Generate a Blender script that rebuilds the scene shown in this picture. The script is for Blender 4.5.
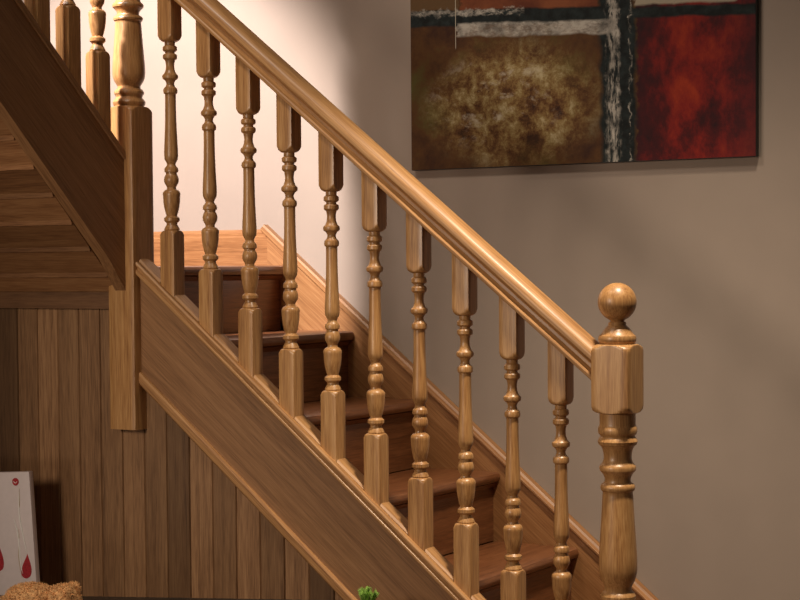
import bpy, bmesh, math, random
from mathutils import Vector, Matrix
random.seed(7)
for o in list(bpy.data.objects): bpy.data.objects.remove(o)
SC = bpy.context.scene
COL = SC.collection

# ---------------- camera ----------------
CAM_LOC = Vector((1.4718, -3.2784, 0.0754)); PSI, TH, RO = .5463, -.0342, -.0076
R0 = Vector((math.cos(PSI), math.sin(PSI), 0)); F0 = Vector((-math.sin(PSI), math.cos(PSI), 0)); U0 = Vector((0, 0, 1))
FW = F0*math.cos(TH) + U0*math.sin(TH); U1 = -F0*math.sin(TH) + U0*math.cos(TH)
RT = R0*math.cos(RO) + U1*math.sin(RO); UP = -R0*math.sin(RO) + U1*math.cos(RO)
cd = bpy.data.cameras.new('camera'); cam = bpy.data.objects.new('camera', cd); COL.objects.link(cam)
cam.matrix_world = Matrix(((RT.x, UP.x, -FW.x, CAM_LOC.x), (RT.y, UP.y, -FW.y, CAM_LOC.y), (RT.z, UP.z, -FW.z, CAM_LOC.z), (0, 0, 0, 1)))
cd.sensor_width = 36; cd.lens = 1739.53/800*36; cd.shift_y = 26.4/800; cd.clip_start = .05
SC.camera = cam

# ---------------- world, lights, exposure ----------------
w = bpy.data.worlds.new('world'); SC.world = w; w.use_nodes = True
w.node_tree.nodes['Background'].inputs[0].default_value = (.62, .50, .42, 1)
w.node_tree.nodes['Background'].inputs[1].default_value = .075
SC.view_settings.view_transform = 'Standard'; SC.view_settings.look = 'None'
SC.view_settings.exposure = 0; SC.view_settings.gamma = 1; SC.view_settings.use_curve_mapping = False

def aim(o, loc, tgt):
    o.location = loc; o.rotation_euler = (Vector(tgt)-Vector(loc)).to_track_quat('-Z', 'Y').to_euler()
def area(name, loc, tgt, size, power, color, spread=180):
    l = bpy.data.lights.new(name, 'AREA'); l.size = size; l.energy = power; l.color = color; l.spread = math.radians(spread)
    o = bpy.data.objects.new(name, l); COL.objects.link(o); aim(o, loc, tgt); return o
def spot(name, loc, tgt, ang, blend, power, color, rad):
    l = bpy.data.lights.new(name, 'SPOT'); l.spot_size = math.radians(ang); l.spot_blend = blend; l.energy = power; l.color = color; l.shadow_soft_size = rad
    o = bpy.data.objects.new(name, l); COL.objects.link(o); aim(o, loc, tgt); return o
spot('ceiling_spot_stairs', (.40, -.36, 2.10), (-.02, 0, -.45), 56, 1, 380, (1, .85, .66), .12)
spot('added_wall_fill', (-1.02, -1.05, 2.25), (-.66, .72, .20), 58, 1, 95, (1, .86, .72), .20)  # added fill, no real fitting: lifts the dim stretch of back wall
spot('studio_lamp_front', (-1.12, -2.85, .42), (-.52, 0, -.25), 69, 1, 132, (1, .82, .65), .30)
spot('added_bounce_low_left', (-1.9, -2.3, -.75), (-1.75, -.1, .05), 60, 1, 18, (1, .80, .60), .25)  # added weak fill imitating bounce onto the soffit and left boarding
spot('landing_lamp', (-1.62, -.95, 1.50), (-1.88, .72, .12), 53, .45, 560, (1, .905, .875), .08)

# ---------------- node helpers / materials ----------------
def newmat(name):
    m = bpy.data.materials.new(name); m.use_nodes = True
    nt = m.node_tree; b = nt.nodes['Principled BSDF']; return m, nt, b
def N(nt, t, **k):
    n = nt.nodes.new(t)
    for a, v in k.items(): setattr(n, a, v)
    return n
def mth(nt, op, a, b=None, c=None, clamp=False):
    n = N(nt, 'ShaderNodeMath', operation=op, use_clamp=clamp)
    for i, x in enumerate((a, b, c)):
        if x is None: continue
        if hasattr(x, 'is_output'): nt.links.new(x, n.inputs[i])
        else: n.inputs[i].default_value = x
    return n.outputs[0]
def mixc(nt, f, a, b, mode='MIX'):
    n = N(nt, 'ShaderNodeMix', data_type='RGBA', blend_type=mode)
    for i, x in ((0, f), (6, a), (7, b)):
        if hasattr(x, 'is_output'): nt.links.new(x, n.inputs[i])
        else: n.inputs[i].default_value = x if i == 0 else (*x[:3], 1)
    return n.outputs[2]
def ramp(nt, f, stops):
    n = N(nt, 'ShaderNodeValToRGB'); e = n.color_ramp.elements
    while len(e) < len(stops): e.new(.5)
    for i, (p, c) in enumerate(stops): e[i].position = p; e[i].color = (*c[:3], 1) if not isinstance(c, (int, float)) else (c, c, c, 1)
    nt.links.new(f, n.inputs[0]); return n.outputs[0]

def wood(name, dark, mid, light, axis='z', slope=0.0, board=None, rough=.38, coat=.15, var=.5, gscale=1.0):
    """axis: grain direction; slope: fall per metre when the piece runs downhill along that axis;
    board=(axis, width, slope): separate boards each with a tone and grain of its own"""
    m, nt, b = newmat(name); L = nt.links
    tc = N(nt, 'ShaderNodeTexCoord'); oi = N(nt, 'ShaderNodeObjectInfo')
    vec = tc.outputs['Object']
    sep0 = N(nt, 'ShaderNodeSeparateXYZ'); L.new(vec, sep0.inputs[0])
    X, Y, Z = sep0.outputs
    if slope:   # shear so that the grain follows the pitch
        Z = mth(nt, 'ADD', Z, mth(nt, 'MULTIPLY', {'x': X, 'y': Y}[axis], slope))
    tone = None
    if board:
        src = {'x': X, 'y': Y, 'z': Z}[board[0]]
        idx = mth(nt, 'FLOOR', mth(nt, 'DIVIDE', mth(nt, 'ADD', src, board[2]), board[1]))
        wn = N(nt, 'ShaderNodeTexWhiteNoise', noise_dimensions='1D'); L.new(idx, wn.inputs['W']); tone = wn.outputs['Value']
    rnd = mth(nt, 'MULTIPLY', oi.outputs['Random'], 7.0)
    if tone is not None: rnd = mth(nt, 'ADD', rnd, mth(nt, 'MULTIPLY', tone, 23.0))
    co = {'x': X, 'y': Y, 'z': Z}
    for k in co: co[k] = mth(nt, 'ADD', mth(nt, 'MULTIPLY', co[k], .045 if k == axis else 1.0), rnd)
    cmb = N(nt, 'ShaderNodeCombineXYZ')
    for i, k in enumerate('xyz'): L.new(co[k], cmb.inputs[i])
    def noise(scale, detail=4, dist=0.0, rg=.55):
        n = N(nt, 'ShaderNodeTexNoise'); L.new(cmb.outputs[0], n.inputs['Vector'])
        n.inputs['Scale'].default_value = scale*gscale; n.inputs['Detail'].default_value = detail
        n.inputs['Distortion'].default_value = dist; n.inputs['Roughness'].default_value = rg; return n.outputs['Fac']
    g1 = noise(14, 4, .6); g2 = noise(70, 5, .3, .65); g3 = noise(420, 3)
    ringv = mth(nt, 'SINE', mth(nt, 'MULTIPLY', g1, 60.0))
    f = mth(nt, 'ADD', mth(nt, 'MULTIPLY', g2, .45), mth(nt, 'MULTIPLY', g1, .45))
    f = mth(nt, 'ADD', f, mth(nt, 'MULTIPLY', ringv, .05))
    f = mth(nt, 'ADD', f, mth(nt, 'MULTIPLY', mth(nt, 'SUBTRACT', g3, .5), .75), clamp=True)
    c = ramp(nt, f, [(.22, dark), (.46, mid), (.70, light)])
    if tone is not None:
        k = mth(nt, 'ADD', 1-var*.5, mth(nt, 'MULTIPLY', tone, var))
        kk = N(nt, 'ShaderNodeCombineXYZ'); L.new(k, kk.inputs[0]); L.new(mth(nt, 'POWER', k, 1.06), kk.inputs[1]); L.new(mth(nt, 'POWER', k, 1.15), kk.inputs[2])
        c = mixc(nt, 1.0, c, kk.outputs[0], 'MULTIPLY')
    L.new(c, b.inputs['Base Color'])
    b.inputs['Roughness'].default_value = rough; b.inputs['Coat Weight'].default_value = coat; b.inputs['Coat Roughness'].default_value = .25
    bp = N(nt, 'ShaderNodeBump'); bp.inputs['Strength'].default_value = .12; bp.inputs['Distance'].default_value = .002
    L.new(g2, bp.inputs['Height']); L.new(bp.outputs[0], b.inputs['Normal'])
    return m
OAK = ((.25, .110, .036), (.43, .218, .078), (.57, .325, .132))
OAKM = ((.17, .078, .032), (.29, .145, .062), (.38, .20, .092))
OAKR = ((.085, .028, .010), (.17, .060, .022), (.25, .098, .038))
T = .8073; TU = .92
M_TURN = wood('oak_turned', *OAK, axis='z')
M_RAIL = wood('oak_rail', *OAK, axis='x', slope=T, rough=.50, coat=.12)
M_URAIL = wood('oak_rail_upper', *OAK, axis='y', slope=-TU*-1, rough=.30, coat=.3)
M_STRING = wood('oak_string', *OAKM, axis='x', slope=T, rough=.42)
M_WSTRING = wood('oak_wall_string', (.20, .085, .030), (.33, .150, .055), (.43, .22, .09), axis='x', slope=T, rough=.4)
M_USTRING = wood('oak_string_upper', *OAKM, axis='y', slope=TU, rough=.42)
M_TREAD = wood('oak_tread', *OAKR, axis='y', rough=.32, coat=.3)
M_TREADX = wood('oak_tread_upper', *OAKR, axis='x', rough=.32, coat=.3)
M_SKIRT = wood('oak_skirting', (.17, .068, .022), (.28, .120, .042), (.37, .175, .068), axis='x', rough=.4)
M_TRIM = wood('oak_trim', (.10, .045, .018), (.17, .080, .034), (.23, .115, .052), axis='x', rough=.5)
M_PANEL = wood('oak_panelling', (.13, .062, .026), (.245, .128, .058), (.34, .19, .09), axis='z', board=('x', .0687, 2.0+.0687*.12), var=1.0, rough=.5, coat=.05)
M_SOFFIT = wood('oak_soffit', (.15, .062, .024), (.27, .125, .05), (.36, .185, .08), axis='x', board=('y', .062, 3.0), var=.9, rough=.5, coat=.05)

def plain(name, col, rough=.6, noise=0.0, nscale=30, bump=0.0, metal=0):
    m, nt, b = newmat(name)
    b.inputs['Roughness'].default_value = rough; b.inputs['Metallic'].default_value = metal
    tc = N(nt, 'ShaderNodeTexCoord'); n = N(nt, 'ShaderNodeTexNoise'); n.inputs['Scale'].default_value = nscale; n.inputs['Detail'].default_value = 5
    nt.links.new(tc.outputs['Object'], n.inputs['Vector'])
    lo = [c*(1-noise) for c in col]; hi = [min(1, c*(1+noise)) for c in col]
    nt.links.new(ramp(nt, n.outputs['Fac'], [(.3, lo), (.7, hi)]), b.inputs['Base Color'])
    if bump:
        bp = N(nt, 'ShaderNodeBump'); bp.inputs['Strength'].default_value = bump; bp.inputs['Distance'].default_value = .003
        nt.links.new(n.outputs['Fac'], bp.inputs['Height']); nt.links.new(bp.outputs[0], b.inputs['Normal'])
    return m
M_WALL = plain('wall_paint', (.30, .238, .193), .85, .03, 8, .05)
M_FLOOR = wood('floor_boards', (.10, .045, .018), (.18, .085, .035), (.25, .125, .055), axis='x', board=('y', .12, 5.0), var=.4)
M_BLACK = plain('black_lacquer', (.008, .007, .007), .4, .1)
M_CARD = plain('pinkish_white_card', (.74, .65, .65), .7, .03, 60)
M_RED = plain('red_glitter', (.42, .02, .03), .4, .3, 300)
M_SILVER = plain('pale_ribbon_line', (.93, .91, .88), .4, .05, 100)
M_GOLD = plain('gold_thread', (.50, .38, .22), .5, .1, 100)
M_FUR = plain('plush_fur', (.66, .37, .16), .95, .3, 120)
M_NOSE = plain('dark_plush_nose', (.03, .015, .01), .5)
M_GREEN = plain('conifer_needles', (.28, .48, .08), .6, .45, 90)
M_POT = plain('terracotta_pot', (.34, .13, .06), .8, .15, 60, .2)
M_SOIL = plain('potting_soil', (.03, .018, .01), .95, .4, 200, .5)

# ---------------- mesh helpers ----------------
def link(name, bm, mat, parent=None, loc=(0, 0, 0), smooth=True, angle=32):
    bmesh.ops.recalc_face_normals(bm, faces=bm.faces)
    me = bpy.data.meshes.new(name); bm.to_mesh(me); bm.free()
    me.materials.append(mat)
    if smooth:
        me.polygons.foreach_set('use_smooth', [True]*len(me.polygons)); me.set_sharp_from_angle(angle=math.radians(angle))
    o = bpy.data.objects.new(name, me); COL.objects.link(o); o.location = loc
    if parent: o.parent = parent
    return o
def thing(name, label, cat, loc=(0, 0, 0), rz=0, group=None):
    o = bpy.data.objects.new(name, None); COL.objects.link(o); o.empty_display_size = .1
    o.location = loc; o.rotation_euler = (0, 0, rz); o['label'] = label; o['category'] = cat
    if group: o['group'] = group
    return o
def struct(name, bm, mat, **k):
    o = link(name, bm, mat, **k); o['kind'] = 'structure'; return o
def box(bm, x0, x1, y0, y1, z0, z1, bev=0.0, off=(0, 0, 0), xf=None):
    vs = [Vector((x, y, z))-Vector(off) for x in (x0, x1) for y in (y0, y1) for z in (z0, z1)]
    if xf: vs = [xf @ v for v in vs]
    v = [bm.verts.new(p) for p in vs]
    fs = [bm.faces.new([v[i] for i in q]) for q in ((0, 1, 3, 2), (4, 6, 7, 5), (0, 4, 5, 1), (2, 3, 7, 6), (0, 2, 6, 4), (1, 5, 7, 3))]
    if bev:
        es = {e for f in fs for e in f.edges}
        bmesh.ops.bevel(bm, geom=list(es), offset=bev, segments=2, profile=.6, affect='EDGES')
    return bm
def prism(bm, prof, a, b, f):
    """closed profile extruded between stations a and b; f(s, p, q) -> point"""
    n = len(prof); A = [bm.verts.new(f(a, *p)) for p in prof]; B = [bm.verts.new(f(b, *p)) for p in prof]
    for i in range(n): bm.faces.new([A[i], A[(i+1) % n], B[(i+1) % n], B[i]])
    bm.faces.new(A[::-1]); bm.faces.new(B); return bm
def lathe(bm, prof, seg=32, c=(0, 0, 0)):
    rings = []
    for z, r in prof:
        rings.append([bm.verts.new((c[0]+r*math.cos(2*math.pi*k/seg), c[1]+r*math.sin(2*math.pi*k/seg), c[2]+z)) for k in range(seg)])
    for a, b in zip(rings, rings[1:]):
        for k in range(seg): bm.faces.new([a[k], a[(k+1) % seg], b[(k+1) % seg], b[k]])
    bm.faces.new(rings[0][::-1]); bm.faces.new(rings[-1]); return bm
def turned(bm, prof, half, cham=.93, seg=48, shear=None):
    """turned piece with square blocks: every ring is the smaller of the circle and the square"""
    rings = []
    for i, (z, R) in enumerate(prof):
        ring = []
        for k in range(seg):
            th = 2*math.pi*k/seg; c, s = math.cos(th), math.sin(th)
            sq = half/max(abs(c), abs(s)); r = min(min(R, half*1.4142*cham), sq); x, y = r*c, r*s; zz = z
            if shear and i in (0, len(prof)-1): zz = z - shear[0]*x - shear[1]*y
            ring.append(bm.verts.new((x, y, zz)))
        rings.append(ring)
    for a, b in zip(rings, rings[1:]):
        for k in range(seg): bm.faces.new([a[k], a[(k+1) % seg], b[(k+1) % seg], b[k]])
    bm.faces.new(rings[0][::-1]); bm.faces.new(rings[-1]); return bm
def arch(z, r, half, up, ln=.62):
    """turned shoulder running from radius r at z out through the corners of the block"""
    s = 1 if up else -1; d = half*1.42 - r
    return [(z+s*half*ln*(1-math.sqrt(max(0, 1-t*t))), r+d*t) for t in (.0, .2, .36, .5, .62, .72, .8, .87, .93, .975, 1.0)]

# ---------------- the setting ----------------
WY = .72          # back wall
FZ = -1.17        # floor
x2 = -1.285       # newel at the turn
LX = -2.25        # left wall
LZ = .082         # landing height
bm = bmesh.new(); box(bm, LX-.1, 3.2, WY, WY+.1, FZ-.1, 2.3); struct('wall_back', bm, M_WALL, smooth=False)
bm = bmesh.new(); box(bm, LX-.1, LX, -3.2, WY, FZ-.1, 2.3); struct('wall_left', bm, M_WALL, smooth=False)
bm = bmesh.new(); box(bm, LX-.1, 3.2, -4.2, WY+.1, FZ-.1, FZ); struct('floor', bm, M_FLOOR, smooth=False)

# vertical boarding under the stairs, real V grooves between the boards
def boards(bm, s0, s1, wdt, f, phase=0, depth=.005, gw=.0026):
    """f(s, d, e): s across the boards, d outwards, e in (0,1) along them"""
    pts = [(s0, 0)]; k = math.ceil((s0-phase)/wdt)
    while phase+k*wdt < s1-gw:
        s = phase+k*wdt
        if s > s0+gw: pts += [(s-gw, 0), (s, -depth), (s+gw, 0)]
        k += 1
    pts.append((s1, 0))
    for a, b in zip(pts, pts[1:]):
        bm.faces.new([bm.verts.new(f(*a, 0)), bm.verts.new(f(*b, 0)), bm.verts.new(f(*b, 1)), bm.verts.new(f(*a, 1))])
    bmesh.ops.remove_doubles(bm, verts=bm.verts, dist=1e-6)
    bmesh.ops.solidify(bm, geom=bm.faces, thickness=.012)
def ztop(x): return -.035 if x < x2 else min(-.035, -1.16-T*x)
bm = bmesh.new()
pp = -2.0-.0687*.12
boards(bm, LX, -.06, .0687, lambda s, d, e: Vector((s, .002-d, FZ if e == 0 else (-.016 if s < x2 else max(FZ+.005, min(-.10, -1.172-T*s))))), phase=pp)
bm2 = bm
struct('wall_understairs', bm2, M_PANEL, smooth=False)
bm = bmesh.new(); box(bm, LX, x2-.041, -.018, .016, -.022, .030, .001); struct('trim_soffit', bm, M_TRIM, smooth=False)
# skirting round the landing
bm = bmesh.new()
def skp(h): return [(0, 0), (-.020, 0), (-.020, h-.022), (-.016, h-.018), (-.016, h-.010), (-.011, h-.004), (-.009, h), (0, h)]
prism(bm, skp(.102), LX, -1.376, lambda s, p, q: Vector((s, WY+p, LZ+q))); struct('baseboard_back', bm, M_SKIRT)
bm = bmesh.new(); prism(bm, skp(.102), .03, WY-.02, lambda s, p, q: Vector((LX-p, s, LZ+q))); struct('baseboard_left', bm, M_SKIRT)

# ---------------- lower flight ----------------
RISE, GO = .18, .223
st = thing('staircase', 'lower oak flight of stairs climbing leftwards from the ball-topped newel to the landing', 'staircase', (0, 0, FZ))
O = Vector((0, 0, FZ))
def shp(x0x1, prof, z0, t=T, origin=O, name='', mat=None, parent=None, f=None):
    bm = bmesh.new(); c = math.cos(math.atan(t))
    prism(bm, prof, *x0x1, f or (lambda s, p, q: Vector((s, p, z0 - t*s + q/c))-origin))
    return link(name, bm, mat, parent)
XA, XB = x2+.041, -.042
# string: top under the base rail, z(x)= -.9116 - T x is the top front rim of the base rail
os_ = shp((XA, XB), [(-.016, .004), (.016, .004), (.016, .188), (-.016, .188)], -1.185, name='outer_string', mat=M_STRING, parent=st)
shp((XA, XB), [(-.016, -.020), (-.020, -.020), (-.026, -.014), (-.026, .001), (-.023, .005), (-.016, .006), (.016, .006), (.016, -.020)], -1.185, name='bottom_moulding', mat=M_RAIL, parent=os_)
c = math.cos(math.atan(T))
NZ = lambda x: -.458-T*(x+.643)      # nosing line
tx = [(-.643-GO*k, -.458+RISE*k) for k in range(-3, 4)]   # nosing x, tread top
for xn, zt in tx:
    landing = zt > 0
    xb = xn-GO-.012
    prof = [(xn-.010, zt), (xn-.003, zt-.003), (xn, zt-.009), (xn+.001, zt-.0135), (xn, zt-.018), (xn-.003, zt-.024), (xn-.010, zt-.027)]
    if not landing:
        prof += [(xb, zt-.027), (xb, zt)]
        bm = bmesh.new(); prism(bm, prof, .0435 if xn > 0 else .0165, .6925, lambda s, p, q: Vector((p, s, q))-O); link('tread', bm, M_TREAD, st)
    else:
        prof += [(LX+.002, zt-.027), (LX+.002, zt)]
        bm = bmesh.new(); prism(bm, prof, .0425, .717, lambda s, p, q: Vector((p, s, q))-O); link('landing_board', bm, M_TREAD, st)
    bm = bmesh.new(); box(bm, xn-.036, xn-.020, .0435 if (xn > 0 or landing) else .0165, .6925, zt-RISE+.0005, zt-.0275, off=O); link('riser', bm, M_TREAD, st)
    bm = bmesh.new(); prism(bm, [(xn-.0195, zt-.0275), (xn-.008, zt-.0275), (xn-.0195, zt-.040)], .0165, .6925, lambda s, p, q: Vector((p, s, q))-O); link('scotia', bm, M_TREAD, st)
# wall string, levelling into the landing skirting at x=-1.376
ws = None
bm = bmesh.new()
zW = lambda x: NZ(x)+.030
top = [(-1.376, zW(-1.376)), (.12, zW(.12))]
pts = [(-1.376, zW(-1.376)), (.12, zW(.12)), (.12, FZ+.001), (-.02, FZ+.001), (-1.30, NZ(-1.30)-.24), (-1.376, LZ-.02)]
prism(bm, pts, .693, .719, lambda s, p, q: Vector((p, s, q))-O); ws = link('wall_string', bm, M_WSTRING, st)
bm = bmesh.new()
prism(bm, [(.688, 0), (.684, .003), (.684, .007), (.687, .009), (.694, .011), (.698, .016), (.719, .016), (.719, 0)], -1.392, .12, lambda s, p, q: Vector((s, p, zW(s)+q/c))-O)
link('capping', bm, M_WSTRING, ws)

# ---------------- newel posts ----------------
def newel_prof(zb, zu, half, z_bot, z_top):
    k = (zu-zb)/204.0
    body = [(1, .037), (11, .037), (12.5, .0375), (14, .0395), (17, .0405), (20, .0395), (22, .036), (23, .035), (24.5, .038), (28, .0412), (31, .039), (33, .034), (36, .031), (40, .029),
            (45, .0285), (49, .031), (51, .0345), (52, .0365), (54, .0378), (57, .037), (58.5, .034), (61, .030), (64, .0272), (67, .0265), (69, .028), (70.5, .033), (72, .035), (74, .0358), (76.5, .0345), (78, .0315), (79.5, .0308),
            (82, .0315), (90, .0323), (100, .0335), (112, .035), (125, .0368), (140, .0388), (149, .0396), (156, .0394), (162, .0378), (167, .0345), (171, .030), (174, .0275), (177, .028), (179, .033), (182, .0362), (185, .036), (187.5, .033),
            (190, .032), (192, .033), (194, .037), (197.5, .0398), (201, .0385), (203, .036)]
    p = [(z_top, 1), (zu+half*.62+.004, 1)]
    p += arch(zu, .037, half, True)[::-1]
    p += [(zu-k*d, r) for d, r in body]
    p += arch(zb, .036, half, False)
    p += [(z_bot, 1)]
    return p
def newel(name, label, x, z_bot, zb, zu, z_top, half):
    r = thing(name, label, 'newel post', (x, 0, z_bot)); o = (0, 0, z_bot)
    prof = newel_prof(zb, zu, half, z_bot, z_top-half*.62-.002)
    prof = arch(z_top, .036, half, False)[:] + prof[1:]
    prof = [(z-z_bot, R) for z, R in prof]
    bm = bmesh.new(); turned(bm, prof, half, cham=.95); link('post', bm, M_TURN, r, angle=27)
    bz = z_top+.086-z_bot
    bp = [(-.0865, .034), (-.084, .0365), (-.080, .0385), (-.074, .0392), (-.069, .0375), (-.065, .0325), (-.060, .0295), (-.054, .0255), (-.0495, .0205), (-.047, .0180), (-.0455, .0182), (-.043, .0186), (-.041, .0175), (-.0395, .0135)]
    for i in range(1, 24):
        a = -math.pi/2+.33+(math.pi-.34)*i/24; bp.append((.0397*math.sin(a), .0397*math.cos(a)))
    bm = bmesh.new(); lathe(bm, [(bz+z, R) for z, R in bp], 40); link('ball_finial', bm, M_TURN, r, angle=30)
    return r
newel('newel_post', 'oak newel post topped by a round ball at the foot of the handrail', 0, FZ, -.650, -.228, -.086, .0425)
newel('newel_post', 'oak newel post at the turn of the stairs, square lower end stopping on the boarding', x2, -.313, .468, .80, .985, .041)

# ---------------- balustrades ----------------
BP = [(2, .0125), (3.6, .0122), (4.4, .0152), (5.6, .0172), (8.8, .0172), (10, .0152), (10.8, .0115), (12.4, .0115), (13.2, .0152), (14.4, .0171), (17.6, .0171), (18.8, .0152), (19.8, .0120), (23, .0105), (26, .0099), (30, .0108), (34, .0140), (36, .0185), (38, .0192), (40, .0180), (41.5, .0130), (44, .0100), (46, .0095), (48.5, .0115), (50.5, .0160), (53, .0172), (55.5, .0165), (57, .0130),
      (70, .0130), (83, .0134), (96, .0143), (108, .0155), (118, .0166), (124, .0168), (128, .0158), (131, .0120), (133, .0102), (135, .0115), (137, .0155), (139.5, .0170), (141.6, .0165), (142.4, .0132), (144.2, .0132), (146, .0158), (150, .0178), (153.5, .0168), (156.5, .0130), (158.5, .0108), (160.5, .0115), (162, .0175), (164, .0205), (166, .0212), (168, .0205), (174, .0200),
      (180, .0182), (186, .0152), (189.5, .0126), (190.6, .0150), (192, .0186), (195, .0186), (196.6, .0150), (197.6, .0128), (199.3, .0130), (202, .0165), (204.5, .0190)]
KB = .00218; HB = .0215
def baluster_mesh(topz, botz, sh):
    p = [(topz, 1), (HB*1.25+.002, 1)] + arch(0, .0125, HB, True, 1.25)[::-1] + [(-KB*d, r) for d, r in BP] + arch(-KB*205.5, .0175, HB, False, 1.0) + [(botz, 1)]
    bm = bmesh.new(); turned(bm, p, HB, cham=.94, seg=32, shear=sh); return bm
def railprof():
    h = [(.0, .026), (.0, .0310), (.002, .0332), (.007, .0338), (.010, .0322), (.012, .0250), (.016, .0190), (.022, .0185), (.026, .0220), (.029, .0300), (.033, .0335), (.039, .0340), (.044, .0330), (.049, .0300), (.0535, .0240), (.0570, .0150), (.0590, 0)]
    return [(-y, q) for q, y in h] + [(y, q) for q, y in h[::-1][1:]]
bl = thing('balustrade', 'oak balustrade of ten turned balusters under the long handrail of the lower flight', 'balustrade', (0, 0, -.95))
OB = Vector((0, 0, -.95))
shp((XA, XB), railprof(), -.1965, origin=OB, name='handrail', mat=M_RAIL, parent=bl)
shp((XA, XB), [(-.031, 0), (-.033, .003), (-.033, .007), (-.030, .009), (-.027, .0105), (-.027, .0135), (-.030, .015), (-.033, .018), (-.033, .0215), (-.0305, .0245), (-.021, .0245), (-.021, .0225), (.021, .0225), (.021, .0245), (.0305, .0245), (.033, .0215), (.033, 0)], -.9116-.0245/c, origin=OB, name='base_rail', mat=M_RAIL, parent=bl)
b0 = link('baluster', baluster_mesh(.1233+.006, -.606, (T, 0)), M_TURN, bl, angle=27)
XI = [-.1290-(9-i)*.1143 for i in range(10)]
for i, x in enumerate(XI):
    b = b0 if i == 0 else b0.copy()
    if i: COL.objects.link(b); b.parent = bl
    b.location = (x, 0, -.3198-T*x+.95)
# fillets between the balusters on the base rail
xs = [XA+.0005]+[v for x in XI for v in (x-HB-.0003, x+HB+.0003)]+[XB-.0005]
for a, b_ in zip(xs[0::2], xs[1::2]):
    shp((a, b_), [(-.0205, 0), (.0205, 0), (.0205, .0035), (.016, .0075), (-.016, .0075), (-.0205, .0035)], -.9116-.002/c, origin=OB, name='fillet', mat=M_RAIL, parent=bl)

# ---------------- upper flight (towards the viewer, climbing) ----------------
ut = thing('staircase', 'upper oak flight climbing from the landing, its boarded underside showing at the top left', 'staircase', (x2, -.04, 0))
OU = Vector((x2, -.04, 0))
YE = -1.60
def yprism(bm, pts, xa, xb, off=OU): return prism(bm, pts, xa, xb, lambda s, p, q: Vector((s, p, q))-Vector(off))
zT = lambda y: .361+TU*(-.044-y)
zS = lambda y: .012-1.0*(y)            # soffit underside
bm = bmesh.new(); yprism(bm, [(-.0415, zT(-.0415)-.02), (-.0415, zS(-.0415)-.03), (-.10, zS(-.10)-.012), (-.5, zT(-.5)-.02-.27), (YE, zT(YE)-.02-.27), (YE, zT(YE)-.02)], x2-.016, x2+.016); us = link('outer_string', bm, M_USTRING, ut)
bm = bmesh.new(); prism(bm, [(-.021, 0), (-.022, .004), (-.022, .014), (-.020, .020), (.020, .020), (.022, .014), (.022, .004), (.021, 0)], -.0415, YE, lambda s, p, q: Vector((x2+p, s, zT(s)-.0205+q))-OU); link('base_rail', bm, M_USTRING, us)
# soffit boards
bm = bmesh.new()
def sof(s, d, e):
    return Vector((x2-.0165 if e == 0 else LX+.001, s, zS(s)+d))-OU
boards(bm, YE+.02, -.017, .062, sof, phase=-3.04, depth=-.006)
sf = link('soffit', bm, M_SOFFIT, ut, smooth=False)
bm = bmesh.new(); prism(bm, [(0, -.012), (-.016, -.012), (-.016, .0), (0, .0)], -.06, -.9, lambda s, p, q: Vector((x2-.0165+p, s, zS(s)+q-.001))-OU); link('soffit_bead', bm, M_USTRING, sf)
for k in range(7):
    yn = .004-.2*k; zt = LZ+.19*(k+1)
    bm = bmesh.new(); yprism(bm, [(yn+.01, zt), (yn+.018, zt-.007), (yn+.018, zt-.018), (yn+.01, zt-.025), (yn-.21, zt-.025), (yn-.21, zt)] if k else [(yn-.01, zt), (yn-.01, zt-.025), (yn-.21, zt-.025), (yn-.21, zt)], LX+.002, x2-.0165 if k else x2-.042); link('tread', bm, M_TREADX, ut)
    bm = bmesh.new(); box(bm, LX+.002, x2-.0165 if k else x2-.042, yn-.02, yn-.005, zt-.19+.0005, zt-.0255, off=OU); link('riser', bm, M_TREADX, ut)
ub = thing('balustrade', 'upper balustrade at the top left, turned oak balusters above the dark string', 'balustrade', (x2, -.11, .40))
OUB = Vector((x2, -.11, .40))
u0 = link('baluster', baluster_mesh(.13, -.620, (0, TU)), M_TURN, ub, angle=27)
for i in range(12):
    y = -.112-.102*i
    b = u0 if i == 0 else u0.copy()
    if i: COL.objects.link(b); b.parent = ub
    b.location = Vector((x2, y, .591+.448+TU*(-.112-y)))-OUB
zr = lambda y: .591+.448+TU*(-.112-y)+.115
bm = bmesh.new(); prism(bm, railprof(), -.0415, YE, lambda s, p, q: Vector((x2+p, s, zr(s)+q/math.cos(math.atan(TU))))-OUB); link('handrail', bm, M_URAIL, ub)

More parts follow.
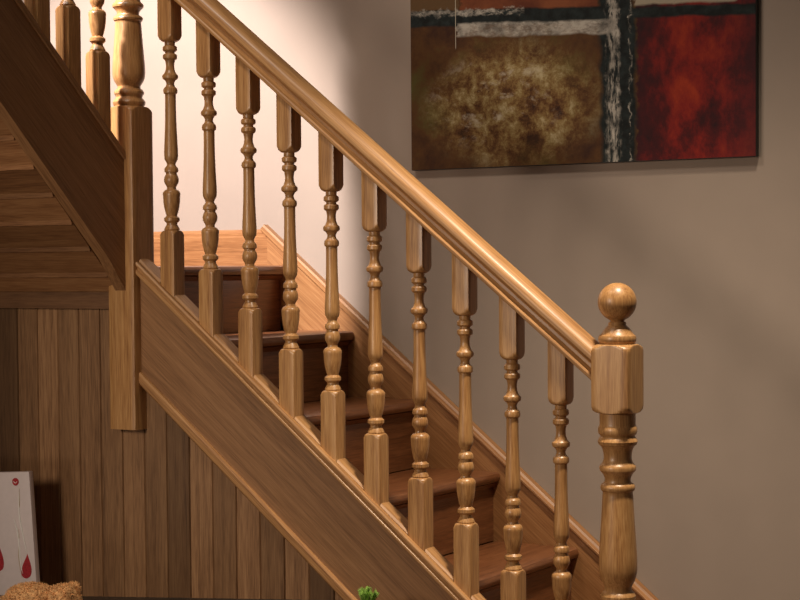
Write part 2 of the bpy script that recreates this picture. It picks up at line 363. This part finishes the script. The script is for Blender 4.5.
# ---------------- painting ----------------
PX0, PX1, PZ0, PZ1 = -.908, .046, .331, 1.02
def painting_mat():
    m, nt, b = newmat('abstract_paint'); L = nt.links
    tc = N(nt, 'ShaderNodeTexCoord'); sp = N(nt, 'ShaderNodeSeparateXYZ'); L.new(tc.outputs['Object'], sp.inputs[0])
    X, _, Z = sp.outputs            # metres from the lower left corner
    def noise(sc, det=5, dist=0.0, rough=.6, off=(0, 0, 0), st=(1, 1, 1)):
        mp = N(nt, 'ShaderNodeMapping'); mp.inputs['Location'].default_value = off; mp.inputs['Scale'].default_value = st; L.new(tc.outputs['Object'], mp.inputs[0])
        n = N(nt, 'ShaderNodeTexNoise'); n.inputs['Scale'].default_value = sc; n.inputs['Detail'].default_value = det; n.inputs['Distortion'].default_value = dist; n.inputs['Roughness'].default_value = rough
        L.new(mp.outputs[0], n.inputs['Vector']); return n.outputs['Fac']
    wob = mth(nt, 'MULTIPLY', mth(nt, 'SUBTRACT', noise(9, 4), .5), .045)
    wobf = mth(nt, 'MULTIPLY', mth(nt, 'SUBTRACT', noise(60, 4, off=(3, 0, 0)), .5), .035)
    wz = mth(nt, 'MULTIPLY', wob, .45)
    def band(c, v, lo, hi, wb=wob, soft=.006):      # soft mask lo<v<hi
        vv = mth(nt, 'ADD', v, wb)
        a = mth(nt, 'DIVIDE', mth(nt, 'SUBTRACT', vv, lo), soft, clamp=True); d = mth(nt, 'DIVIDE', mth(nt, 'SUBTRACT', hi, vv), soft, clamp=True)
        return mth(nt, 'MULTIPLY', a, d)
    def mul(*a):
        r = a[0]
        for q in a[1:]: r = mth(nt, 'MULTIPLY', r, q)
        return r
    ch = ramp(nt, noise(15, 9, .15, .78), [(.36, (.03, .010, .005)), (.44, (.10, .042, .013)), (.50, (.18, .10, .032)), (.56, (.27, .19, .075)), (.64, (.44, .36, .20))])
    ed = ramp(nt, noise(6, 7, .1, .7, off=(4, 0, 2)), [(.35, (.035, .012, .006)), (.52, (.085, .036, .010)), (.66, (.075, .062, .014))])
    # ochre cloud in the middle of the panel, browner towards its borders
    ddx = mth(nt, 'DIVIDE', mth(nt, 'SUBTRACT', X, .30), .24); ddz = mth(nt, 'DIVIDE', mth(nt, 'SUBTRACT', Z, .16), .16)
    rr = mth(nt, 'ADD', mth(nt, 'MULTIPLY', ddx, ddx), mth(nt, 'MULTIPLY', ddz, ddz))
    cl = mth(nt, 'SUBTRACT', 1.35, mth(nt, 'ADD', rr, mth(nt, 'MULTIPLY', wob, 14)), clamp=True)
    col = mixc(nt, cl, ed, ch)
    sm = mul(ramp(nt, noise(13, 6, .3, .7, off=(9, 0, 4), st=(.8, 1, 1.5)), [(.54, 0.0), (.62, 1.0)]), ramp(nt, noise(70, 4, 0, .7), [(.35, 0.0), (.6, .8)]))
    sx = mth(nt, 'DIVIDE', mth(nt, 'SUBTRACT', X, .25), .20); sz = mth(nt, 'DIVIDE', mth(nt, 'SUBTRACT', Z, .17), .12)
    sr = mth(nt, 'SUBTRACT', 1.2, mth(nt, 'ADD', mth(nt, 'MULTIPLY', sx, sx), mth(nt, 'MULTIPLY', sz, sz)), clamp=True)
    col = mixc(nt, mul(sm, sr), col, (.48, .42, .32))
    # red panel
    red = ramp(nt, noise(7, 8, .1, .68, off=(7, 0, 1), st=(1.2, 1, .8)), [(.36, (.016, .003, .005)), (.47, (.060, .004, .005)), (.57, (.17, .009, .006)), (.68, (.27, .026, .007))])
    dx = mth(nt, 'DIVIDE', mth(nt, 'SUBTRACT', X, .78), .20); dr = mth(nt, 'SUBTRACT', 1.0, mth(nt, 'MULTIPLY', mth(nt, 'MULTIPLY', dx, dx), .9), clamp=True)
    red = mixc(nt, dr, (.035, .008, .011), red)
    col = mixc(nt, band(0, X, .645, 2, wobf), col, red)
    # upper row of panels
    up = ramp(nt, noise(7, 4, .3, off=(1, 0, 8)), [(.4, (.10, .024, .010)), (.6, (.20, .06, .022))])
    upl = (.10, .055, .022); upw = (.32, .27, .20)
    Zc = mth(nt, 'ADD', Z, mth(nt, 'MULTIPLY', X, .055))
    top = mul(band(0, Zc, .395, 3, wobf))
    col = mixc(nt, mul(top, band(0, X, -1, .15, wobf)), col, upl)
    col = mixc(nt, mul(top, band(0, X, .15, .545, wobf)), col, up)
    col = mixc(nt, mul(band(0, Zc, .418, .80, wz), band(0, X, .64, .905, wobf)), col, upw)
    # dark teal bars
    teal = ramp(nt, noise(40, 4), [(.4, (.004, .006, .006)), (.75, (.018, .026, .026))])
    col = mixc(nt, mul(band(0, Zc, .376, .423, wz), band(0, X, -1, .60, wob)), col, teal)
    col = mixc(nt, band(0, X, .545, .652, wob, .012), col, teal)
    col = mixc(nt, mul(band(0, Zc, .385, .418, wz), band(0, X, .60, 2, wob)), col, teal)
    # dry white strokes
    dry = ramp(nt, noise(75, 6, .2, .75, st=(.5, 1, 1)), [(.40, 0.0), (.55, 1.0)])
    dryv = ramp(nt, noise(60, 6, .4, .75, off=(2, 0, 3), st=(1.6, 1, .35)), [(.44, 0.0), (.56, 1.0)])
    white = ramp(nt, noise(30, 3, off=(0, 0, 5)), [(.35, (.16, .145, .125)), (.6, (.42, .385, .33))])
    col = mixc(nt, mul(band(0, Zc, .404, .424, wobf), band(0, X, -1, .34), dry), col, white)
    solid = mth(nt, 'ADD', .45, mth(nt, 'MULTIPLY', dry, .55))
    col = mixc(nt, mul(band(0, Zc, .348, .388, wz), band(0, X, .138, .60, wobf, .003), solid), col, white)
    col = mixc(nt, mul(band(0, X, .562, .607, wobf, .012), dryv), col, white)
    col = mixc(nt, mul(band(0, X, .628, .634, wobf, .003), dryv), col, white)
    col = mixc(nt, mul(band(0, X, .1365, .139, 0.0, .001), band(0, Z, .31, 3, 0.0)), col, (.5, .45, .36))
    L.new(col, b.inputs['Base Color']); b.inputs['Roughness'].default_value = .7; b.inputs['Specular IOR Level'].default_value = .2
    bp = N(nt, 'ShaderNodeBump'); bp.inputs['Strength'].default_value = .25; bp.inputs['Distance'].default_value = .001; L.new(noise(90, 5), bp.inputs['Height']); L.new(bp.outputs[0], b.inputs['Normal'])
    return m
pt = thing('painting', 'abstract canvas of ochre and red panels with black bars and white strokes on the wall', 'painting', (PX0, WY, PZ0))
bm = bmesh.new(); box(bm, 0, PX1-PX0, -.0195, -.001, 0, PZ1-PZ0, .0015); link('canvas_wrap', bm, M_BLACK, pt)
bm = bmesh.new(); box(bm, .0012, PX1-PX0-.0012, -.0205, -.0194, .0012, PZ1-PZ0-.0012); link('painted_face', bm, painting_mat(), pt, smooth=False)

# ---------------- foreground table and what stands on it ----------------
TA = math.radians(24.4); TZ = -.66
tb = thing('coffee_table', 'black lacquered low table along the bottom edge, below the boarding', 'table', (-1.162, -.321, FZ), TA)
H = TZ-FZ
bm = bmesh.new(); box(bm, -.42, .698, -.55, 0, H-.03, H, .003); link('table_top', bm, M_BLACK, tb)
bm = bmesh.new(); box(bm, -.37, .65, -.50, -.05, H-.09, H-.0305, .001); link('apron', bm, M_BLACK, tb)
for lx in (-.37, .615):
    for ly in (-.50, -.085):
        bm = bmesh.new(); box(bm, lx, lx+.035, ly, ly+.035, 0, H-.0905, .002); link('leg', bm, M_BLACK, tb)
ex = Vector((math.cos(TA), math.sin(TA), 0)); ey = Vector((-math.sin(TA), math.cos(TA), 0))
# white decorated card
cdn = thing('decorated_panel', 'white decorated panel with red drops and swirls leaning by the boarding at lower left', 'decoration', (0, 0, 0))
CW, CH = .40, .728
lean = math.radians(-3.6)
cdn.location = (-1.462, -.125, FZ+.0255); cdn.rotation_euler = (0, lean, math.radians(6))
bm = bmesh.new(); box(bm, -CW, 0, 0, .016, 0, CH, .002); link('panel', bm, M_CARD, cdn)
def tube(bm, pts, r, seg=6):
    rings = []
    for i, p in enumerate(pts):
        d = (pts[min(i+1, len(pts)-1)]-pts[max(i-1, 0)]).normalized(); a = d.cross(Vector((0, 1, 0))).normalized(); b_ = d.cross(a)
        rr = r(i/(len(pts)-1)) if callable(r) else r
        rings.append([bm.verts.new(p+(a*math.cos(t)+b_*math.sin(t))*rr) for t in [2*math.pi*k/seg for k in range(seg)]])
    for A, B in zip(rings, rings[1:]):
        for k in range(seg): bm.faces.new([A[k], A[(k+1) % seg], B[(k+1) % seg], B[k]])
    bm.faces.new(rings[0][::-1]); bm.faces.new(rings[-1])
def disc(bm, outline, y0, y1): prism(bm, outline, y0, y1, lambda s, p, q: Vector((p, s, q)))
def circ(cx, cz, r, n=24, sq=1): return [(cx+r*math.cos(2*math.pi*k/n), cz+r*sq*math.sin(2*math.pi*k/n)) for k in range(n)]
def drop(cx, cz, h):
    o = []
    for k in range(28):
        a = 2*math.pi*k/28; z = -math.cos(a); wd = math.sin(a)*((1-z)/2)**.75
        o.append((cx+wd*h*.36+ (z+1)*h*.07, cz+h*.5*z))
    return o
bm = bmesh.new(); disc(bm, circ(-.042, CH-.024, .0095), -.0012, .001); rd = link('red_dot', bm, M_RED, cdn, smooth=False)
bm = bmesh.new(); tube(bm, [Vector((-.042+.005*math.cos(a), -.0016, CH-.022+.005*math.sin(a))) for a in [-.2-.35*k for k in range(9)]], .0009); link('pale_swirl', bm, M_SILVER, rd)
for cx, cz, h in ((-.029, CH-.232, .060), (-.112, CH-.215, .06), (-.16, CH-.12, .05)):
    bm = bmesh.new(); disc(bm, drop(cx, cz, h), -.0012, .001); link('red_drop', bm, M_RED, cdn, smooth=False)
def strand(x0, z0, x1, z1, amp, ph, m, r):
    bm = bmesh.new(); P = []
    for i in range(26):
        t = i/25; P.append(Vector((x0+(x1-x0)*t+amp*math.sin(ph+t*5.0), -.0006, z0+(z1-z0)*t)))
    tube(bm, P, lambda t: r*(.35+.65*math.sin(math.pi*t))); link('thread', bm, m, cdn)
strand(-.037, CH-.05, -.026, CH-.200, .0035, 2.6, M_SILVER, .0022)
strand(-.034, CH-.04, -.035, CH-.130, .0020, 1.0, M_GOLD, .0007)
strand(-.056, CH-.115, -.034, CH-.25, .0045, .3, M_SILVER, .0021)
strand(-.046, CH-.140, -.042, CH-.26, .0040, 1.5, M_GOLD, .0008)
strand(-.115, CH-.03, -.109, CH-.185, .005, 2.0, M_SILVER, .0013)
strand(-.165, CH-.03, -.157, CH-.095, .005, 2.0, M_SILVER, .0013)

# plush bear lying on the table
def blob(bm, c, r, n=20, m=12, rot=None):
    c = Vector(c); R = []
    for i in range(m+1):
        a = math.pi*i/m
        ring = []
        for k in range(n):
            b_ = 2*math.pi*k/n; p = Vector((r[0]*math.sin(a)*math.cos(b_), r[1]*math.sin(a)*math.sin(b_), r[2]*math.cos(a)))
            if rot: p = rot @ p
            ring.append(bm.verts.new(c+p))
        R.append(ring)
    for A, B in zip(R, R[1:]):
        for k in range(n): bm.faces.new([A[k], B[k], B[(k+1) % n], A[(k+1) % n]])
    bmesh.ops.remove_doubles(bm, verts=bm.verts, dist=1e-6)
BL = Vector((-1.075, -.555, TZ-.004+.006))
br = thing('teddy_bear', 'curly golden brown plush bear lying on the black table at the lower left corner', 'soft toy', BL, TA)
shapes = [((-.022, 0, .036), (.058, .040, .0360), None), ((.046, 0, .036), (.038, .036, .034), None),
          ((.064, .022, .058), (.013, .008, .013), None), ((.064, -.022, .058), (.013, .008, .013), None),
          ((.010, -.050, .017), (.034, .015, .015), None), ((.010, .050, .017), (.034, .015, .015), None),
          ((-.098, -.028, .018), (.036, .017, .017), None), ((-.098, .028, .018), (.036, .017, .017), None),
          ((.052, .033, .032), (.018, .014, .014), None)]
bm = bmesh.new()
for c_, r_, q_ in shapes: blob(bm, c_, r_)
body = link('body', bm, M_FUR, br)
bm = bmesh.new(); random.seed(3)
for c_, r_, q_ in shapes:
    cnt = int(2600*(r_[0]*r_[1]*3/.007)**.9) if r_[0] > .03 else 260
    cnt = min(cnt, 2600)
    for _ in range(cnt):
        d = Vector((random.gauss(0, 1), random.gauss(0, 1), random.gauss(0, 1))).normalized()
        p = Vector(c_)+Vector((d.x*r_[0], d.y*r_[1], d.z*r_[2]))
        if p.z < .004: continue
        nrm = Vector((d.x/r_[0], d.y/r_[1], d.z/r_[2])).normalized()
        t = nrm.cross(Vector((random.random()-.5, random.random()-.5, random.random()-.5))).normalized(); s = nrm.cross(t)
        ln = random.uniform(.003, .0065); cu = random.uniform(-.003, .003)
        a = [p-nrm*.001+t*.0008, p-nrm*.001-t*.0004+s*.0007, p-nrm*.001-t*.0004-s*.0007]
        mid = p+nrm*ln*.6+s*cu*.5; tip = p+nrm*ln*.85+s*cu*1.4+t*cu*.5
        va = [bm.verts.new(q) for q in a]; vm = [bm.verts.new(mid+(q-p)*.8) for q in a]; vt = bm.verts.new(tip)
        for k in range(3):
            bm.faces.new([va[k], va[(k+1) % 3], vm[(k+1) % 3], vm[k]]); bm.faces.new([vm[k], vm[(k+1) % 3], vt])
link('curly_fur', bm, M_FUR, body, smooth=False)
bm = bmesh.new(); blob(bm, (.056, .047, .034), (.006, .004, .005), 12, 8); link('nose', bm, M_NOSE, br)
for dx in (-.006, .026):
    bm = bmesh.new(); blob(bm, (.046+dx, .037, .046), (.0035, .0025, .0035), 12, 8); link('eye', bm, M_NOSE, br)

# little potted conifer
PL = Vector((-.512, -.160, TZ+.0005))
pc = thing('potted_conifer', 'small green conifer sprig poking up at the bottom edge before the sloping string', 'plant', PL)
bm = bmesh.new(); lathe(bm, [(0, .014), (.001, .0155), (.009, .020), (.010, .0225), (.014, .0230), (.015, .022), (.015, .020), (.012, .0195)], 28); link('pot', bm, M_POT, pc)
bm = bmesh.new(); lathe(bm, [(.0121, .0188), (.0130, .018), (.0138, .010)], 24); link('soil', bm, M_SOIL, pc)
bm = bmesh.new(); bn = bmesh.new(); random.seed(11)
def needle(b_, p, d, ln):
    t = d.cross(Vector((.3, .5, .8))).normalized(); s = d.cross(t); r = .0007
    base = [b_.verts.new(p+t*r), b_.verts.new(p-t*r*.5+s*r*.87), b_.verts.new(p-t*r*.5-s*r*.87)]
    m_ = [b_.verts.new(v.co+d*ln*.6) for v in base]; tip = b_.verts.new(p+d*ln)
    for k in range(3): b_.faces.new([base[k], base[(k+1) % 3], m_[(k+1) % 3], m_[k]]); b_.faces.new([m_[k], m_[(k+1) % 3], tip])
for q in range(9):
    az = q*2.4; tilt = .15 if q == 0 else random.uniform(.45, .95); ln = .026 if q == 0 else random.uniform(.022, .030)
    d = Vector((math.sin(tilt)*math.cos(az), math.sin(tilt)*math.sin(az), math.cos(tilt)))
    P = [Vector((0, 0, .012))+d*ln*i/12+Vector((0, 0, .010*(i/12)**2)) for i in range(13)]
    tube(bm, P, .0008, 5)
    for i in range(1, 13):
        for k in range(9):
            a = k*.7+i; sd = d.cross(Vector((0, 1, .2))).normalized(); s2 = d.cross(sd)
            nd = (d*.75+sd*math.cos(a)+s2*math.sin(a)).normalized(); needle(bn, P[i], nd, random.uniform(.007, .011))
link('twigs', bm, M_SOIL, pc); link('needles', bn, M_GREEN, pc, smooth=False)
